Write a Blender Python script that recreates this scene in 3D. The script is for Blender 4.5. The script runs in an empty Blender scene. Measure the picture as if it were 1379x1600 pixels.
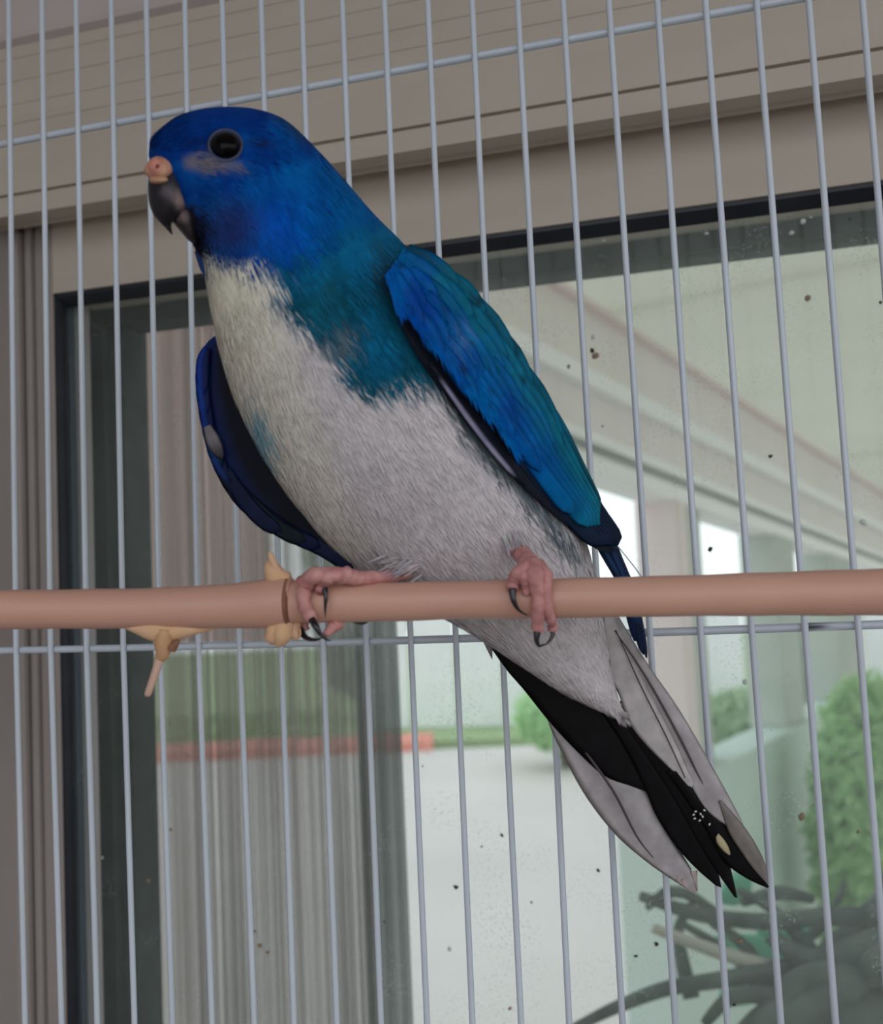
import bpy, bmesh, math, random
import numpy as np
from mathutils import Vector, Matrix
from mathutils.bvhtree import BVHTree
random.seed(7); rng = np.random.RandomState(7)
SC = bpy.context.scene; COL = SC.collection

# ------------------------------------------------------------------ camera (fitted to the wire grid)
F = 1600.0; CX, CY = 689.5, 800.0
R3 = np.array([[0.96234444, 0.26814389, -0.04463231], [-0.06195018, 0.05647037, -0.99648044], [-0.26467974, 0.96172239, 0.07095551]])
CAM = np.array([0.21140912, -0.26944978, 0.01455018])
u_, s_, v_ = np.linalg.svd(R3); R3 = u_ @ v_
cam_data = bpy.data.cameras.new('camera'); cam = bpy.data.objects.new('camera', cam_data); COL.objects.link(cam)
rx, ry, rz = R3[0], -R3[1], -R3[2]
cam.matrix_world = Matrix([[rx[0], ry[0], rz[0], CAM[0]], [rx[1], ry[1], rz[1], CAM[1]], [rx[2], ry[2], rz[2], CAM[2]], [0, 0, 0, 1]])
cam_data.sensor_fit = 'HORIZONTAL'; cam_data.sensor_width = 36.0; cam_data.lens = F / 1379.0 * 36.0
cam_data.clip_start = 0.01; cam_data.clip_end = 200
cam_data.dof.use_dof = True; cam_data.dof.focus_distance = 0.262; cam_data.dof.aperture_fstop = 19.0
SC.camera = cam

# ------------------------------------------------------------------ world: bright overcast sky
W = bpy.data.worlds.new('overcast_sky'); SC.world = W; W.use_nodes = True
nt = W.node_tree; nt.nodes.clear()
wo = nt.nodes.new('ShaderNodeOutputWorld'); bg = nt.nodes.new('ShaderNodeBackground')
tc = nt.nodes.new('ShaderNodeTexCoord'); sx = nt.nodes.new('ShaderNodeSeparateXYZ'); cr = nt.nodes.new('ShaderNodeValToRGB')
nt.links.new(tc.outputs['Generated'], sx.inputs[0]); mrw = nt.nodes.new('ShaderNodeMapRange'); mrw.inputs['From Min'].default_value = -1; nt.links.new(sx.outputs['Z'], mrw.inputs[0]); nt.links.new(mrw.outputs[0], cr.inputs[0])
for pos_, c_ in ((.38, (.20, .20, .18, 1)), (.47, (.93, .97, 1.0, 1))):
    e_ = cr.color_ramp.elements.new(pos_); e_.color = c_
cr.color_ramp.elements[0].color = (0.16, 0.155, 0.14, 1); cr.color_ramp.elements[-1].color = (0.80, 0.90, 1.0, 1)
nt.links.new(cr.outputs[0], bg.inputs[0]); bg.inputs[1].default_value = 1.35; nt.links.new(bg.outputs[0], wo.inputs[0])
SC.view_settings.view_transform = 'Standard'; SC.view_settings.look = 'None'; SC.view_settings.gamma = 1.0
SC.view_settings.exposure = 0.15; SC.view_settings.use_curve_mapping = False
SC.cycles.max_bounces = 10; SC.cycles.transparent_max_bounces = 24

# ------------------------------------------------------------------ helpers
def at(px, py, z):                      # point seen at pixel (px,py), z metres along the optical axis
    c = np.array([(px - CX) / F * z, (py - CY) / F * z, z]); return CAM + R3.T @ c
def onY(px, py, Y):
    d = R3.T @ np.array([(px - CX) / F, (py - CY) / F, 1.0]); return CAM + d * ((Y - CAM[1]) / d[1])
def onZ(px, py, Z):
    d = R3.T @ np.array([(px - CX) / F, (py - CY) / F, 1.0]); return CAM + d * ((Z - CAM[2]) / d[2])
def lin(r, g, b):
    f = lambda c: (c / 255 / 12.92) if c <= 10 else ((c / 255 + 0.055) / 1.055) ** 2.4
    return (f(r), f(g), f(b))
def crom(P, n):                         # Catmull-Rom resample of the rows of P to n rows
    P = np.array(P, float); m = len(P); out = []
    for k in range(n):
        u = k * (m - 1) / (n - 1); i = min(int(u), m - 2); t = u - i
        p0 = P[max(i - 1, 0)]; p1 = P[i]; p2 = P[i + 1]; p3 = P[min(i + 2, m - 1)]
        out.append(0.5 * (2 * p1 + (p2 - p0) * t + (2 * p0 - 5 * p1 + 4 * p2 - p3) * t * t + (3 * p1 - p0 - 3 * p2 + p3) * t ** 3))
    return np.array(out)
class MB:
    def __init__(s): s.v = []; s.f = []; s.c = []
    def add(s, vs, fs, cs=None):
        o = len(s.v); s.v += [tuple(map(float, p)) for p in vs]; s.f += [tuple(i + o for i in f) for f in fs]
        if cs is not None: s.c += [tuple(c) for c in cs]
        return s
    def grid(s, G, cyc=False, capend=False, cs=None):   # G[n][m] points
        n = len(G); m = len(G[0]); vs = [p for r in G for p in r]; fs = []
        for i in range(n - 1):
            for j in range(m if cyc else m - 1):
                a = i * m + j; b = i * m + (j + 1) % m; fs.append((a, b, b + m, a + m))
        if capend: fs.append(tuple(range(m - 1, -1, -1))); fs.append(tuple((n - 1) * m + j for j in range(m)))
        return s.add(vs, fs, cs)
    def box(s, a, b):
        x0, y0, z0 = a; x1, y1, z1 = b
        return s.add([(x0,y0,z0),(x1,y0,z0),(x1,y1,z0),(x0,y1,z0),(x0,y0,z1),(x1,y0,z1),(x1,y1,z1),(x0,y1,z1)],
                     [(0,3,2,1),(4,5,6,7),(0,1,5,4),(1,2,6,5),(2,3,7,6),(3,0,4,7)])
    def tube(s, P, rad, m=12, cap=True, cs=None):
        P = np.array(P, float); n = len(P); rad = np.broadcast_to(np.array(rad, float), (n,))
        T = np.gradient(P, axis=0); T /= np.linalg.norm(T, axis=1)[:, None] + 1e-12
        up = np.array([0, 0, 1.0]) if abs(T[0][2]) < .9 else np.array([1.0, 0, 0]); G = []
        for i in range(n):
            a = np.cross(T[i], up); a /= np.linalg.norm(a) + 1e-12; b = np.cross(a, T[i]); up = b
            G.append([P[i] + rad[i] * (math.cos(q) * a + math.sin(q) * b) for q in np.linspace(0, 2 * math.pi, m, endpoint=False)])
        return s.grid(G, True, cap, cs)
    def build(s, name, mat, parent=None, smooth=True, bevel=0.0, loc=None):
        me = bpy.data.meshes.new(name); me.from_pydata(s.v, [], s.f)
        if s.c:
            ca = me.color_attributes.new('Col', 'FLOAT_COLOR', 'POINT')
            a = np.ones((len(s.v), 4), np.float32); a[:, :3] = np.array(s.c, np.float32)[:, :3]; ca.data.foreach_set('color', a.ravel())
        bm = bmesh.new(); bm.from_mesh(me); bmesh.ops.recalc_face_normals(bm, faces=bm.faces); bm.to_mesh(me); bm.free()
        if smooth: me.polygons.foreach_set('use_smooth', [True] * len(me.polygons))
        me.materials.append(mat); o = bpy.data.objects.new(name, me); COL.objects.link(o)
        if parent is not None: o.parent = parent
        if bevel:
            md = o.modifiers.new('bevel', 'BEVEL'); md.width = bevel; md.segments = 2; md.limit_method = 'ANGLE'
        return o
def tag(o, label=None, cat=None, group=None, kind=None):
    if label: o['label'] = label
    if cat: o['category'] = cat
    if group: o['group'] = group
    if kind: o['kind'] = kind
    return o
def empty(name, label, cat, group=None):
    o = bpy.data.objects.new(name, None); COL.objects.link(o); o.empty_display_size = .02; return tag(o, label, cat, group)

def mat(name, col=(.5, .5, .5), rough=.6, noise=None, nscale=40, stretch=(1, 1, 1), bump=0, bscale=200, attr=False, spec=.4,
        transl=0, alpha=1.0, coat=0, attrib_noise=0.0, bdist=0.0005, sheen=0, fold_shade=0):
    m = bpy.data.materials.new(name); m.use_nodes = True; n = m.node_tree.nodes; l = m.node_tree.links; p = n['Principled BSDF']
    p.inputs['Roughness'].default_value = rough; p.inputs['Specular IOR Level'].default_value = spec
    p.inputs['Coat Weight'].default_value = coat; p.inputs['Sheen Weight'].default_value = sheen
    t = n.new('ShaderNodeTexCoord'); mp = n.new('ShaderNodeMapping'); mp.inputs['Scale'].default_value = stretch; l.new(t.outputs['Object'], mp.inputs[0])
    src = None
    if attr:
        a = n.new('ShaderNodeVertexColor'); a.layer_name = 'Col'; src = a.outputs[0]
    if noise is not None or attrib_noise:
        nz = n.new('ShaderNodeTexNoise'); nz.inputs['Scale'].default_value = nscale; nz.inputs['Detail'].default_value = 5; l.new(mp.outputs[0], nz.inputs[0])
        rp = n.new('ShaderNodeValToRGB'); l.new(nz.outputs[0], rp.inputs[0]); rp.color_ramp.elements[0].position = .3; rp.color_ramp.elements[1].position = .7
        if attr:
            k = attrib_noise; rp.color_ramp.elements[0].color = (1 - k, 1 - k, 1 - k, 1); rp.color_ramp.elements[1].color = (1 + k, 1 + k, 1 + k, 1)
            mx = n.new('ShaderNodeMix'); mx.data_type = 'RGBA'; mx.blend_type = 'MULTIPLY'; mx.inputs[0].default_value = 1; l.new(src, mx.inputs[6]); l.new(rp.outputs[0], mx.inputs[7]); src = mx.outputs[2]
        else:
            rp.color_ramp.elements[0].color = (*col, 1); rp.color_ramp.elements[1].color = (*noise, 1); src = rp.outputs[0]
    if src is not None: l.new(src, p.inputs['Base Color'])
    else: p.inputs['Base Color'].default_value = (*col, 1)
    if bump:
        nb = n.new('ShaderNodeTexNoise'); nb.inputs['Scale'].default_value = bscale; nb.inputs['Detail'].default_value = 4; l.new(mp.outputs[0], nb.inputs[0])
        b = n.new('ShaderNodeBump'); b.inputs['Strength'].default_value = bump; b.inputs['Distance'].default_value = bdist; l.new(nb.outputs[0], b.inputs['Height']); l.new(b.outputs[0], p.inputs['Normal'])
    out = n['Material Output']; cur = p.outputs[0]
    if transl:
        tr = n.new('ShaderNodeBsdfTranslucent'); ms = n.new('ShaderNodeMixShader'); ms.inputs[0].default_value = transl
        if src is not None: l.new(src, tr.inputs[0])
        else: tr.inputs[0].default_value = (*col, 1)
        l.new(cur, ms.inputs[1]); l.new(tr.outputs[0], ms.inputs[2]); cur = ms.outputs[0]
    if alpha < 1:
        tp = n.new('ShaderNodeBsdfTransparent'); ms = n.new('ShaderNodeMixShader'); ms.inputs[0].default_value = alpha
        l.new(tp.outputs[0], ms.inputs[1]); l.new(cur, ms.inputs[2]); cur = ms.outputs[0]
        if fold_shade:      # curtain fold shading put into the opacity as long vertical bands
            nw = n.new('ShaderNodeTexNoise'); nw.inputs['Scale'].default_value = fold_shade; nw.inputs['Detail'].default_value = 3; mw = n.new('ShaderNodeMapping'); mw.inputs['Scale'].default_value = (1, 1, .01)
            l.new(t.outputs['Object'], mw.inputs[0]); l.new(mw.outputs[0], nw.inputs[0]); rw = n.new('ShaderNodeMapRange'); rw.inputs['From Min'].default_value = .3; rw.inputs['From Max'].default_value = .7
            rw.inputs['To Min'].default_value = alpha - .22; rw.inputs['To Max'].default_value = alpha + .22; l.new(nw.outputs[0], rw.inputs[0]); l.new(rw.outputs[0], ms.inputs[0])
    l.new(cur, out.inputs[0]); return m

M = {}
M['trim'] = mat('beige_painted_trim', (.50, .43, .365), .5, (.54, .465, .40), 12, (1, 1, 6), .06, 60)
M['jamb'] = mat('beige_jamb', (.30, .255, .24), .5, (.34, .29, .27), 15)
M['wall'] = mat('room_wall', (.42, .38, .36), .8, (.46, .42, .39), 8)
M['ceiling'] = mat('room_ceiling', (.6, .58, .56), .9)
M['gasket'] = mat('black_gasket', (.012, .014, .02), .35, (.02, .022, .03), 60)
M['darkframe'] = mat('dark_dusty_frame', (.015, .019, .018), .8, (.04, .048, .045), 90, (1, 1, 1), .2, 200)
M['paleframe'] = mat('pale_frame_strip', (.34, .29, .30), .5, (.40, .34, .35), 30)
M['wire'] = mat('white_coated_wire', (.52, .56, .64), .32, (.57, .61, .68), 90, (1, 1, .3), .05, 300, spec=.6)

# ------------------------------------------------------------------ room and window wall
ZG = 0.1455; XG = onY(91.5, 1000, 0.1)[0]          # window opening: top and left edge, at Y = 0.1
YF = 0.100
XR, ZB = 0.85, -0.55
XW = onY(100, 1000, .16)[0]; YW = .16
wl = MB().box((-1.2, .13, -1.15), (XW, YW, .95)); wl.box((XW, .13, ZG + .045), (XR + .02, YW, .95)); wl.box((XW, .13, -1.15), (XR + .02, YW, ZB)); wl.box((XR + .02, .13, -1.15), (1.6, YW, .95))
tag(wl.build('wall_back', M['wall'], smooth=False), kind='structure')
tag(MB().box((-.45, -1.1, .75), (1.6, .13, .80)).build('ceiling', M['ceiling'], smooth=False), kind='structure')
M['floor'] = mat('room_floor', (.10, .08, .06), .5, (.13, .10, .08), 6)
tag(MB().box((-.45, -4.5, -1.2), (1.6, .13, -1.15)).build('floor', M['floor'], smooth=False), kind='structure')
xr0 = onY(24, 900, .1)[0]
tag(MB().box((-.45, -1.1, -1.15), (-.42, .13, .75)).build('wall_left', M['wall'], smooth=False), kind='structure')
# window casing built as its own pieces
win = bpy.data.objects.new('window_1', None); COL.objects.link(win); tag(win, kind='structure')
def xprism(prof, x0, x1): # profile of (Y,Z) extruded along X, closed
    G = [[(x0, y, z) for y, z in prof], [(x1, y, z) for y, z in prof]]
    return MB().grid(G, True, True)
zb = onY(700, 226, .078)[2]                         # lower edge of the head board
zg = onY(700, 190, .078)[2]                         # groove
zp = [onY(350, y, .078)[2] for y in (128, 96, 58, 20, -22, -60)]
prof = [(.078, zb), (.078, zg - .0006), (.082, zg - .0002), (.082, zg + .001), (.0795, zg + .0014)]
y = .0795
for q in zp:
    prof += [(y, q - .0002), (y + .00025, q), (y - .0001, q + .0002)]; y -= .0001
prof += [(y, .40), (.13, .40), (.13, zb + .004), (.092, zb + .004), (.092, zb + .0002), (.0905, zb + .0014), (.086, zb + .0014), (.086, zb)]
xprism(prof, -.40, XR + .02).build('head_board', M['trim'], win, smooth=False)
zc0 = onY(0, 66, .0755)[2]
xprism([(.0762, zc0 + .0008), (.0755, zc0 + .003), (.0750, zc0 + .007), (.0750, .40), (.079, .40), (.079, zc0 - .0008)], -.40, XR).build('upper_fascia', mat('pinkish_fascia', (.50, .42, .41), .6, (.54, .46, .45), 20), win, smooth=False)
def fx(px): return onY(px, 1000, YF)[0]
# sash: head rail + left stile with grooves
xprism([(YF, ZG), (YF, zb + .006), (YF + .002, zb + .02), (.13, zb + .02), (.13, ZG), (YF + .003, ZG - .0002)], XG + .0002, XR + .02).build('sash_head_rail', M['trim'], win, smooth=False)
def zprism(prof, z0, z1): return MB().grid([[(x, y, z0) for x, y in prof], [(x, y, z1) for x, y in prof]], True, True)
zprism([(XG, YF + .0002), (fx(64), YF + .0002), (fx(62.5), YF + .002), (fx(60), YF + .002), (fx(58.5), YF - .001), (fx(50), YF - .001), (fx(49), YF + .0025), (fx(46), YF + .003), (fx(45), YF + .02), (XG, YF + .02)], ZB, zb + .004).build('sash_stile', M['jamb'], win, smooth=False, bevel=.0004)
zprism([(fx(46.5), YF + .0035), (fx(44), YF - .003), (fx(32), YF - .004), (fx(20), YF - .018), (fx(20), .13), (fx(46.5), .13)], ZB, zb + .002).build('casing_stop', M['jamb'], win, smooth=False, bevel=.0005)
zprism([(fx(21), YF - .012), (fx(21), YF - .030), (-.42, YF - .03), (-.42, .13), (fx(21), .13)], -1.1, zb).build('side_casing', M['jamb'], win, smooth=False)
# gasket: recessed black ring, glass behind it
gy = .0050; gw = .0054
xprism([(YF + .001, ZG + .0004), (YF + .001, ZG - .0016), (YF + .003, ZG - .0036), (YF + gy, ZG - gw), (YF + gy, ZG + .0004)], XG - .0005, XR + .02).build('gasket', M['gasket'], win, smooth=False)
zprism([(XG - .0004, YF + .001), (XG + .0012, YF + .001), (XG + .0020, YF + .003), (XG + .0026, YF + gy), (XG - .0004, YF + gy)], ZB, ZG + .0004).build('gasket', M['gasket'], win, smooth=False)
# frame members behind the glass
def ox(px, Y): return onY(px, 1000, Y)[0]
MB().box((ox(113, .108), .108, ZB), (ox(117, .108), .112, ZG)).build('pale_strip', mat('bluish_metal', (.03, .045, .08), .4), win, smooth=False)
MB().box((ox(114, .112), .112, ZB), (ox(138, .112), .118, ZG)).build('pale_strip', M['paleframe'], win, smooth=False, bevel=.0006)
MB().box((ox(100, .130), .130, ZB), (ox(172, .130), .150, ZG + .01)).build('outer_frame_stile', M['darkframe'], win, smooth=False, bevel=.0006)
MB().box((ox(165, .135), .135, ZB), (ox(203, .135), .155, ZG + .01)).build('outer_frame_stile', M['darkframe'], win, smooth=False, bevel=.0006)
zh = onY(1000, 404, .130)[2]
MB().box((XG, .130, zh), (XR, .150, ZG + .02)).build('outer_frame_head', M['darkframe'], win, smooth=False, bevel=.0006)
zh2 = onY(1000, 362, .121)[2]
MB().box((XG + .002, .121, zh2), (XR, .129, ZG + .01)).build('outer_frame_head', M['gasket'], win, smooth=False, bevel=.0006)

# glass with film of dust, droplets marks and specks
def glass_mat():
    m = bpy.data.materials.new('dusty_window_glass'); m.use_nodes = True; n = m.node_tree.nodes; l = m.node_tree.links; n.remove(n['Principled BSDF'])
    t = n.new('ShaderNodeTexCoord')
    tp = n.new('ShaderNodeBsdfTransparent'); tp.inputs[0].default_value = (.965, .995, .98, 1)
    df = n.new('ShaderNodeBsdfDiffuse'); df.inputs[0].default_value = (.42, .46, .45, 1)
    tl = n.new('ShaderNodeBsdfTranslucent'); tl.inputs[0].default_value = (.70, .78, .76, 1)
    ad = n.new('ShaderNodeMixShader'); ad.inputs[0].default_value = .8; l.new(df.outputs[0], ad.inputs[1]); l.new(tl.outputs[0], ad.inputs[2])
    v = n.new('ShaderNodeTexVoronoi'); v.inputs['Scale'].default_value = 650; l.new(t.outputs['Object'], v.inputs[0])
    r = n.new('ShaderNodeValToRGB'); r.color_ramp.elements[0].color = (.5, .5, .5, 1); r.color_ramp.elements[0].position = .10; r.color_ramp.elements[1].color = (0, 0, 0, 1); r.color_ramp.elements[1].position = .32; l.new(v.outputs['Distance'], r.inputs[0])
    # patchy: specks only where a broad noise is high
    nz = n.new('ShaderNodeTexNoise'); nz.inputs['Scale'].default_value = 45; nz.inputs['Detail'].default_value = 6; l.new(t.outputs['Object'], nz.inputs[0])
    rr = n.new('ShaderNodeValToRGB'); rr.color_ramp.elements[0].position = .48; rr.color_ramp.elements[1].position = .68; l.new(nz.outputs[0], rr.inputs[0])
    mu = n.new('ShaderNodeMath'); mu.operation = 'MULTIPLY'; l.new(r.outputs[0], mu.inputs[0]); l.new(rr.outputs[0], mu.inputs[1])
    n2 = n.new('ShaderNodeTexNoise'); n2.inputs['Scale'].default_value = 9; l.new(t.outputs['Object'], n2.inputs[0])
    mr = n.new('ShaderNodeMapRange'); mr.inputs['To Min'].default_value = .04; mr.inputs['To Max'].default_value = .15; l.new(n2.outputs[0], mr.inputs[0])
    m2 = n.new('ShaderNodeMath'); m2.operation = 'MULTIPLY_ADD'; m2.inputs[1].default_value = .85; l.new(mu.outputs[0], m2.inputs[0]); l.new(mr.outputs[0], m2.inputs[2])
    mx = n.new('ShaderNodeMixShader'); l.new(m2.outputs[0], mx.inputs[0]); l.new(tp.outputs[0], mx.inputs[1]); l.new(ad.outputs[0], mx.inputs[2])
    gl = n.new('ShaderNodeBsdfGlossy'); gl.inputs['Roughness'].default_value = .03; fr = n.new('ShaderNodeFresnel'); fr.inputs[0].default_value = 1.2
    m3 = n.new('ShaderNodeMixShader'); l.new(fr.outputs[0], m3.inputs[0]); l.new(mx.outputs[0], m3.inputs[1]); l.new(gl.outputs[0], m3.inputs[2])
    l.new(m3.outputs[0], n['Material Output'].inputs[0]); return m
YGL = YF + gy + .0005
MB().box((XG, YGL, ZB), (XR + .01, YGL + .0012, ZG)).build('pane', glass_mat(), win, smooth=False)
M['speck_dark'] = mat('dark_speck', (.03, .025, .02), .8); M['speck_tan'] = mat('tan_speck', (.28, .2, .14), .8); M['speck_white'] = mat('white_speck', (.6, .64, .62), .8)
SPK = [(784,1305,4,'d'),(712,1386,4,'d'),(660,1197,2,'d'),(752,1323,2,'d'),(1025,1475,4,'d'),(993,1494,4,'d'),(1252,1276,5,'t'),(1156,1470,5,'t'),(1203,713,3,'d'),(1262,466,5,'t'),(1375,473,3,'d'),
       (930,556,6,'t'),(925,548,4,'d'),(926,527,5,'w'),(888,573,4,'t'),(1327,342,2,'d'),(1254,346,6,'w'),(1266,340,3,'w'),(1236,364,4,'w'),(1103,365,4,'w'),(943,376,3,'w'),(1348,816,6,'w'),(1109,858,4,'d'),(941,666,2,'d'),(406,1478,5,'t'),(398,1455,3,'d'),(418,1488,4,'t'),
       (796,1576,4,'t'),(267,1296,3,'t'),(934,1360,3,'d'),(232,1376,4,'t'),(1147,1570,3,'d'),(702,1483,4,'w'),(1085,795,3,'w'),(1340,1300,3,'t'),(600,1440,2,'d'),(830,1410,2,'d'),(1345,1070,2,'w'),(1164,1066,4,'w'),(160,1340,3,'w')]
for (a, b, r, k) in SPK:
    c = onY(a, b, YGL); rr = r * .00021; q = rng.uniform(.6, 1.4); th = rng.uniform(0, 3.1)
    ring = []
    for j in range(9):
        an = j * 2 * math.pi / 9; e = rng.uniform(.75, 1.2); u = math.cos(an) * rr * e; w = math.sin(an) * rr * q * e
        ring.append((u * math.cos(th) - w * math.sin(th), u * math.sin(th) + w * math.cos(th)))
    G = [[(c[0] + u, YGL - .00005, c[2] + w) for u, w in ring], [(c[0] + u * .6, YGL - .0004, c[2] + w * .6) for u, w in ring]]
    MB().grid(G, True, True).build('speck', M[{'d': 'speck_dark', 't': 'speck_tan', 'w': 'speck_white'}[k]], win)

# ------------------------------------------------------------------ outside: patio, brick edging, lawn, far wall
GZ = CAM[2] - 1.12
M['patio'] = mat('patio_concrete', (.56, .50, .465), .8, (.62, .56, .52), 1.2, (1, 1, 1), .1, 30)
def ground(pts, mt, name, z0, kind='structure'):
    m = MB(); m.grid([[(*p, z0) for p in pts], [(*p, z0 - .06) for p in pts]], True, True); return tag(m.build(name, mt, smooth=False), kind=kind)
e0 = onZ(-300, 1215, GZ); e1 = onZ(1100, 1155, GZ)   # front line of the brick edging
ed = (e1 - e0)[:2]; L = np.linalg.norm(ed); ed /= L; en = np.array([-ed[1], ed[0]])
pt = lambda a, b: (e0[0] + ed[0] * a + en[0] * b, e0[1] + ed[1] * a + en[1] * b)
ground([pt(-6, 0), pt(L + 6, 0), pt(L + 3, -9), pt(-3, -9)], M['patio'], 'patio', GZ) if False else ground([(-6, .25), pt(-6, 0), pt(L + 9, 0), (14, .25)], M['patio'], 'patio', GZ)
M['brick'] = mat('salmon_brick', lin(205, 120, 105), .85, lin(225, 145, 128), 8, bump=.3, bscale=60)
edg = empty('brick_edging', 'low row of salmon pink bricks between patio and lawn', 'edging')
bk = None; nb = int((L * .72 + 1) / .24)
for k in range(nb):
    if bk is None:
        bk = MB().box((.006, 0, 0), (.234, .42, .09)).build('brick', M['brick'], edg, smooth=False, bevel=.008); o = bk
    else:
        o = bk.copy(); COL.objects.link(o); o.parent = edg
    p = pt(-1 + k * .24, .0); o.location = (p[0], p[1], GZ - .02 + rng.uniform(-.006, .006)); o.rotation_euler = (0, 0, math.atan2(ed[1], ed[0]) + rng.uniform(-.01, .01))
M['grass'] = mat('lawn_green', (.24, .33, .15), .9, (.33, .42, .2), 3, bump=.5, bscale=50)
ground([pt(-14, .42), pt(-14, 13), pt(L + 14, 13), pt(L + 14, .42)], M['grass'], 'lawn', GZ)
g = MB()
for k in range(9000):
    a = rng.uniform(-4, L + 3); b = .45 + 2.0 * rng.rand() ** 1.4; p = pt(a, b); cp_ = R3 @ (np.array([p[0], p[1], GZ]) - CAM)
    if cp_[0] / cp_[2] * F + CX > 505: continue
    h = rng.uniform(.04, .10); w = .012; th = rng.uniform(0, 6.28); lx = rng.uniform(-.03, .03); ly = rng.uniform(-.03, .03)
    g.add([(p[0] - w * math.cos(th), p[1] - w * math.sin(th), GZ), (p[0] + w * math.cos(th), p[1] + w * math.sin(th), GZ), (p[0] + lx, p[1] + ly, GZ + h)], [(0, 1, 2)])
tag(g.build('grass', mat('grass_blades', (.22, .34, .12), .8, (.35, .46, .2), 2), smooth=False), 'short pale green grass blades on the lawn behind the bricks', 'grass', kind='stuff')
# far house wall, pink-beige boards
M['siding'] = mat('pink_beige_siding', lin(196, 160, 155), .8, lin(204, 170, 165), 3)
fw = tag(bpy.data.objects.new('far_wall', None), kind='structure'); COL.objects.link(fw)
a0 = onZ(-200, 1010, GZ); a1 = onZ(425, 1005, GZ); fd = (a1 - a0)[:2]; FL = np.linalg.norm(fd); fa = math.atan2(fd[1], fd[0]); bd = None
for k in range(26):
    if bd is None: bd = MB().box((0, 0, 0), (FL, .06, .345)).build('siding_board', M['siding'], fw, smooth=False, bevel=.01); o = bd
    else: o = bd.copy(); COL.objects.link(o); o.parent = fw
    o.location = (a0[0], a0[1], GZ + k * .35); o.rotation_euler = (math.radians(1), 0, fa)

# shrubs made of leaves
def leaf_cloud(name, label, cat, c, rad, n, size, mt, group=None, stemmat=None):
    t = empty(name, label, cat, group); t.location = (c[0], c[1], GZ)
    m = MB()
    for k in range(n):
        d = rng.normal(size=3); d /= np.linalg.norm(d); r = rng.uniform(.45, 1) ** .5
        p = np.array([d[0] * rad[0], d[1] * rad[1], rad[2] + d[2] * rad[2]]) * 1.0; p[:2] *= r; p[2] = rad[2] + d[2] * rad[2] * r + .1
        a = rng.normal(size=3); a /= np.linalg.norm(a); b = np.cross(a, d); b /= np.linalg.norm(b) + 1e-9; s = size * rng.uniform(.6, 1.3)
        m.add([p - a * s, p + b * s * .35 + d * s * .1, p + a * s, p - b * s * .35 + d * s * .1], [(0, 1, 2), (0, 2, 3)])
    m.build('foliage', mt, t, smooth=False)
    st = MB()
    for k in range(5):
        an = k * 1.3; st.tube([(0, 0, 0), (math.cos(an) * rad[0] * .2, math.sin(an) * rad[1] * .2, rad[2] * .7), (math.cos(an) * rad[0] * .5, math.sin(an) * rad[1] * .5, rad[2] * 1.4)], [.03, .02, .008], 6)
    st.build('stem', M['stem'], t); return t
M['stem'] = mat('bark', (.12, .09, .07), .9)
M['leafA'] = mat('shrub_leaf', (.34, .48, .28), .7, (.46, .6, .38), 4, transl=.4)
M['leafB'] = mat('bright_shrub_leaf', (.46, .72, .36), .7, (.60, .82, .48), 4, transl=.5)
M['leafC'] = mat('grey_shrub_leaf', (.38, .44, .36), .7, (.5, .56, .48), 4, transl=.4)
def shrub_at(px, py_top, z, halfw_px, label, mt, n=2600, size=.07, group=None):
    c = at(px, 900, z); top = at(px, py_top, z)[2]; h = top - GZ; w = halfw_px / F * z
    return leaf_cloud('shrub', label, 'shrub', c, (w, w * .8, h / 2), n, size, mt, group)
shrub_at(560, 700, 9.0, 85, 'grey green tall shrub seen behind the dark post and curtain edge', M['leafC'], 3500, .09)
shrub_at(870, 1090, 6.2, 75, 'pale green low bush behind the bird tail, left of the black feathers', M['leafB'], 2200, .06)
shrub_at(1150, 1110, 5.2, 75, 'green rounded bush low behind the right hand window posts', M['leafA'], 2600, .06)
shrub_at(1265, 985, 6.2, 60, 'grey green tall bush between the two right posts', M['leafC'], 2600, .07)
shrub_at(1335, 1120, 2.3, 95, 'bright green low bush at the right edge above the dark branches', M['leafB'], 3200, .035)

# ------------------------------------------------------------------ sunroom: header, mouldings, posts, ceiling panels
dW = R3.T @ np.array([(1797 - CX) / F, (1039 - CY) / F, 1.0]); dW /= np.linalg.norm(dW)
dH = np.array([dW[0], dW[1], 0]); dH /= np.linalg.norm(dH); nH = np.array([dH[1], -dH[0], 0])     # nH: towards the camera side
Z0 = 1.5; PA = at(740, 362, Z0)
def hgt(py): # height below the ceiling line for pixel row py at px 740 on the wall plane
    d = R3.T @ np.array([(740 - CX) / F, (py - CY) / F, 1.0]); t = np.dot(PA - CAM, nH) / np.dot(d, nH); return (CAM + d * t)[2] - PA[2]
def spt(px, py=1000):  # distance along the wall at pixel column px
    d = R3.T @ np.array([(px - CX) / F, (py - CY) / F, 1.0]); t = np.dot(PA - CAM, nH) / np.dot(d, nH); q = CAM + d * t; return np.dot(q - PA, dH) / np.dot(dW, dH)
sun = tag(bpy.data.objects.new('wall_sunroom', None), kind='structure'); COL.objects.link(sun)
M['sunA'] = mat('sunroom_board', lin(232, 224, 220), .6, lin(236, 228, 224), 5)
M['sunW'] = mat('sunroom_white_moulding', lin(250, 250, 250), .4)
M['sunP'] = mat('pinkish_moulding', lin(236, 218, 216), .5)
M['sunG'] = mat('sunroom_post', lin(176, 184, 176), .6, lin(190, 196, 186), 8)
s0, s1 = spt(600) - .1, 7.5
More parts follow.
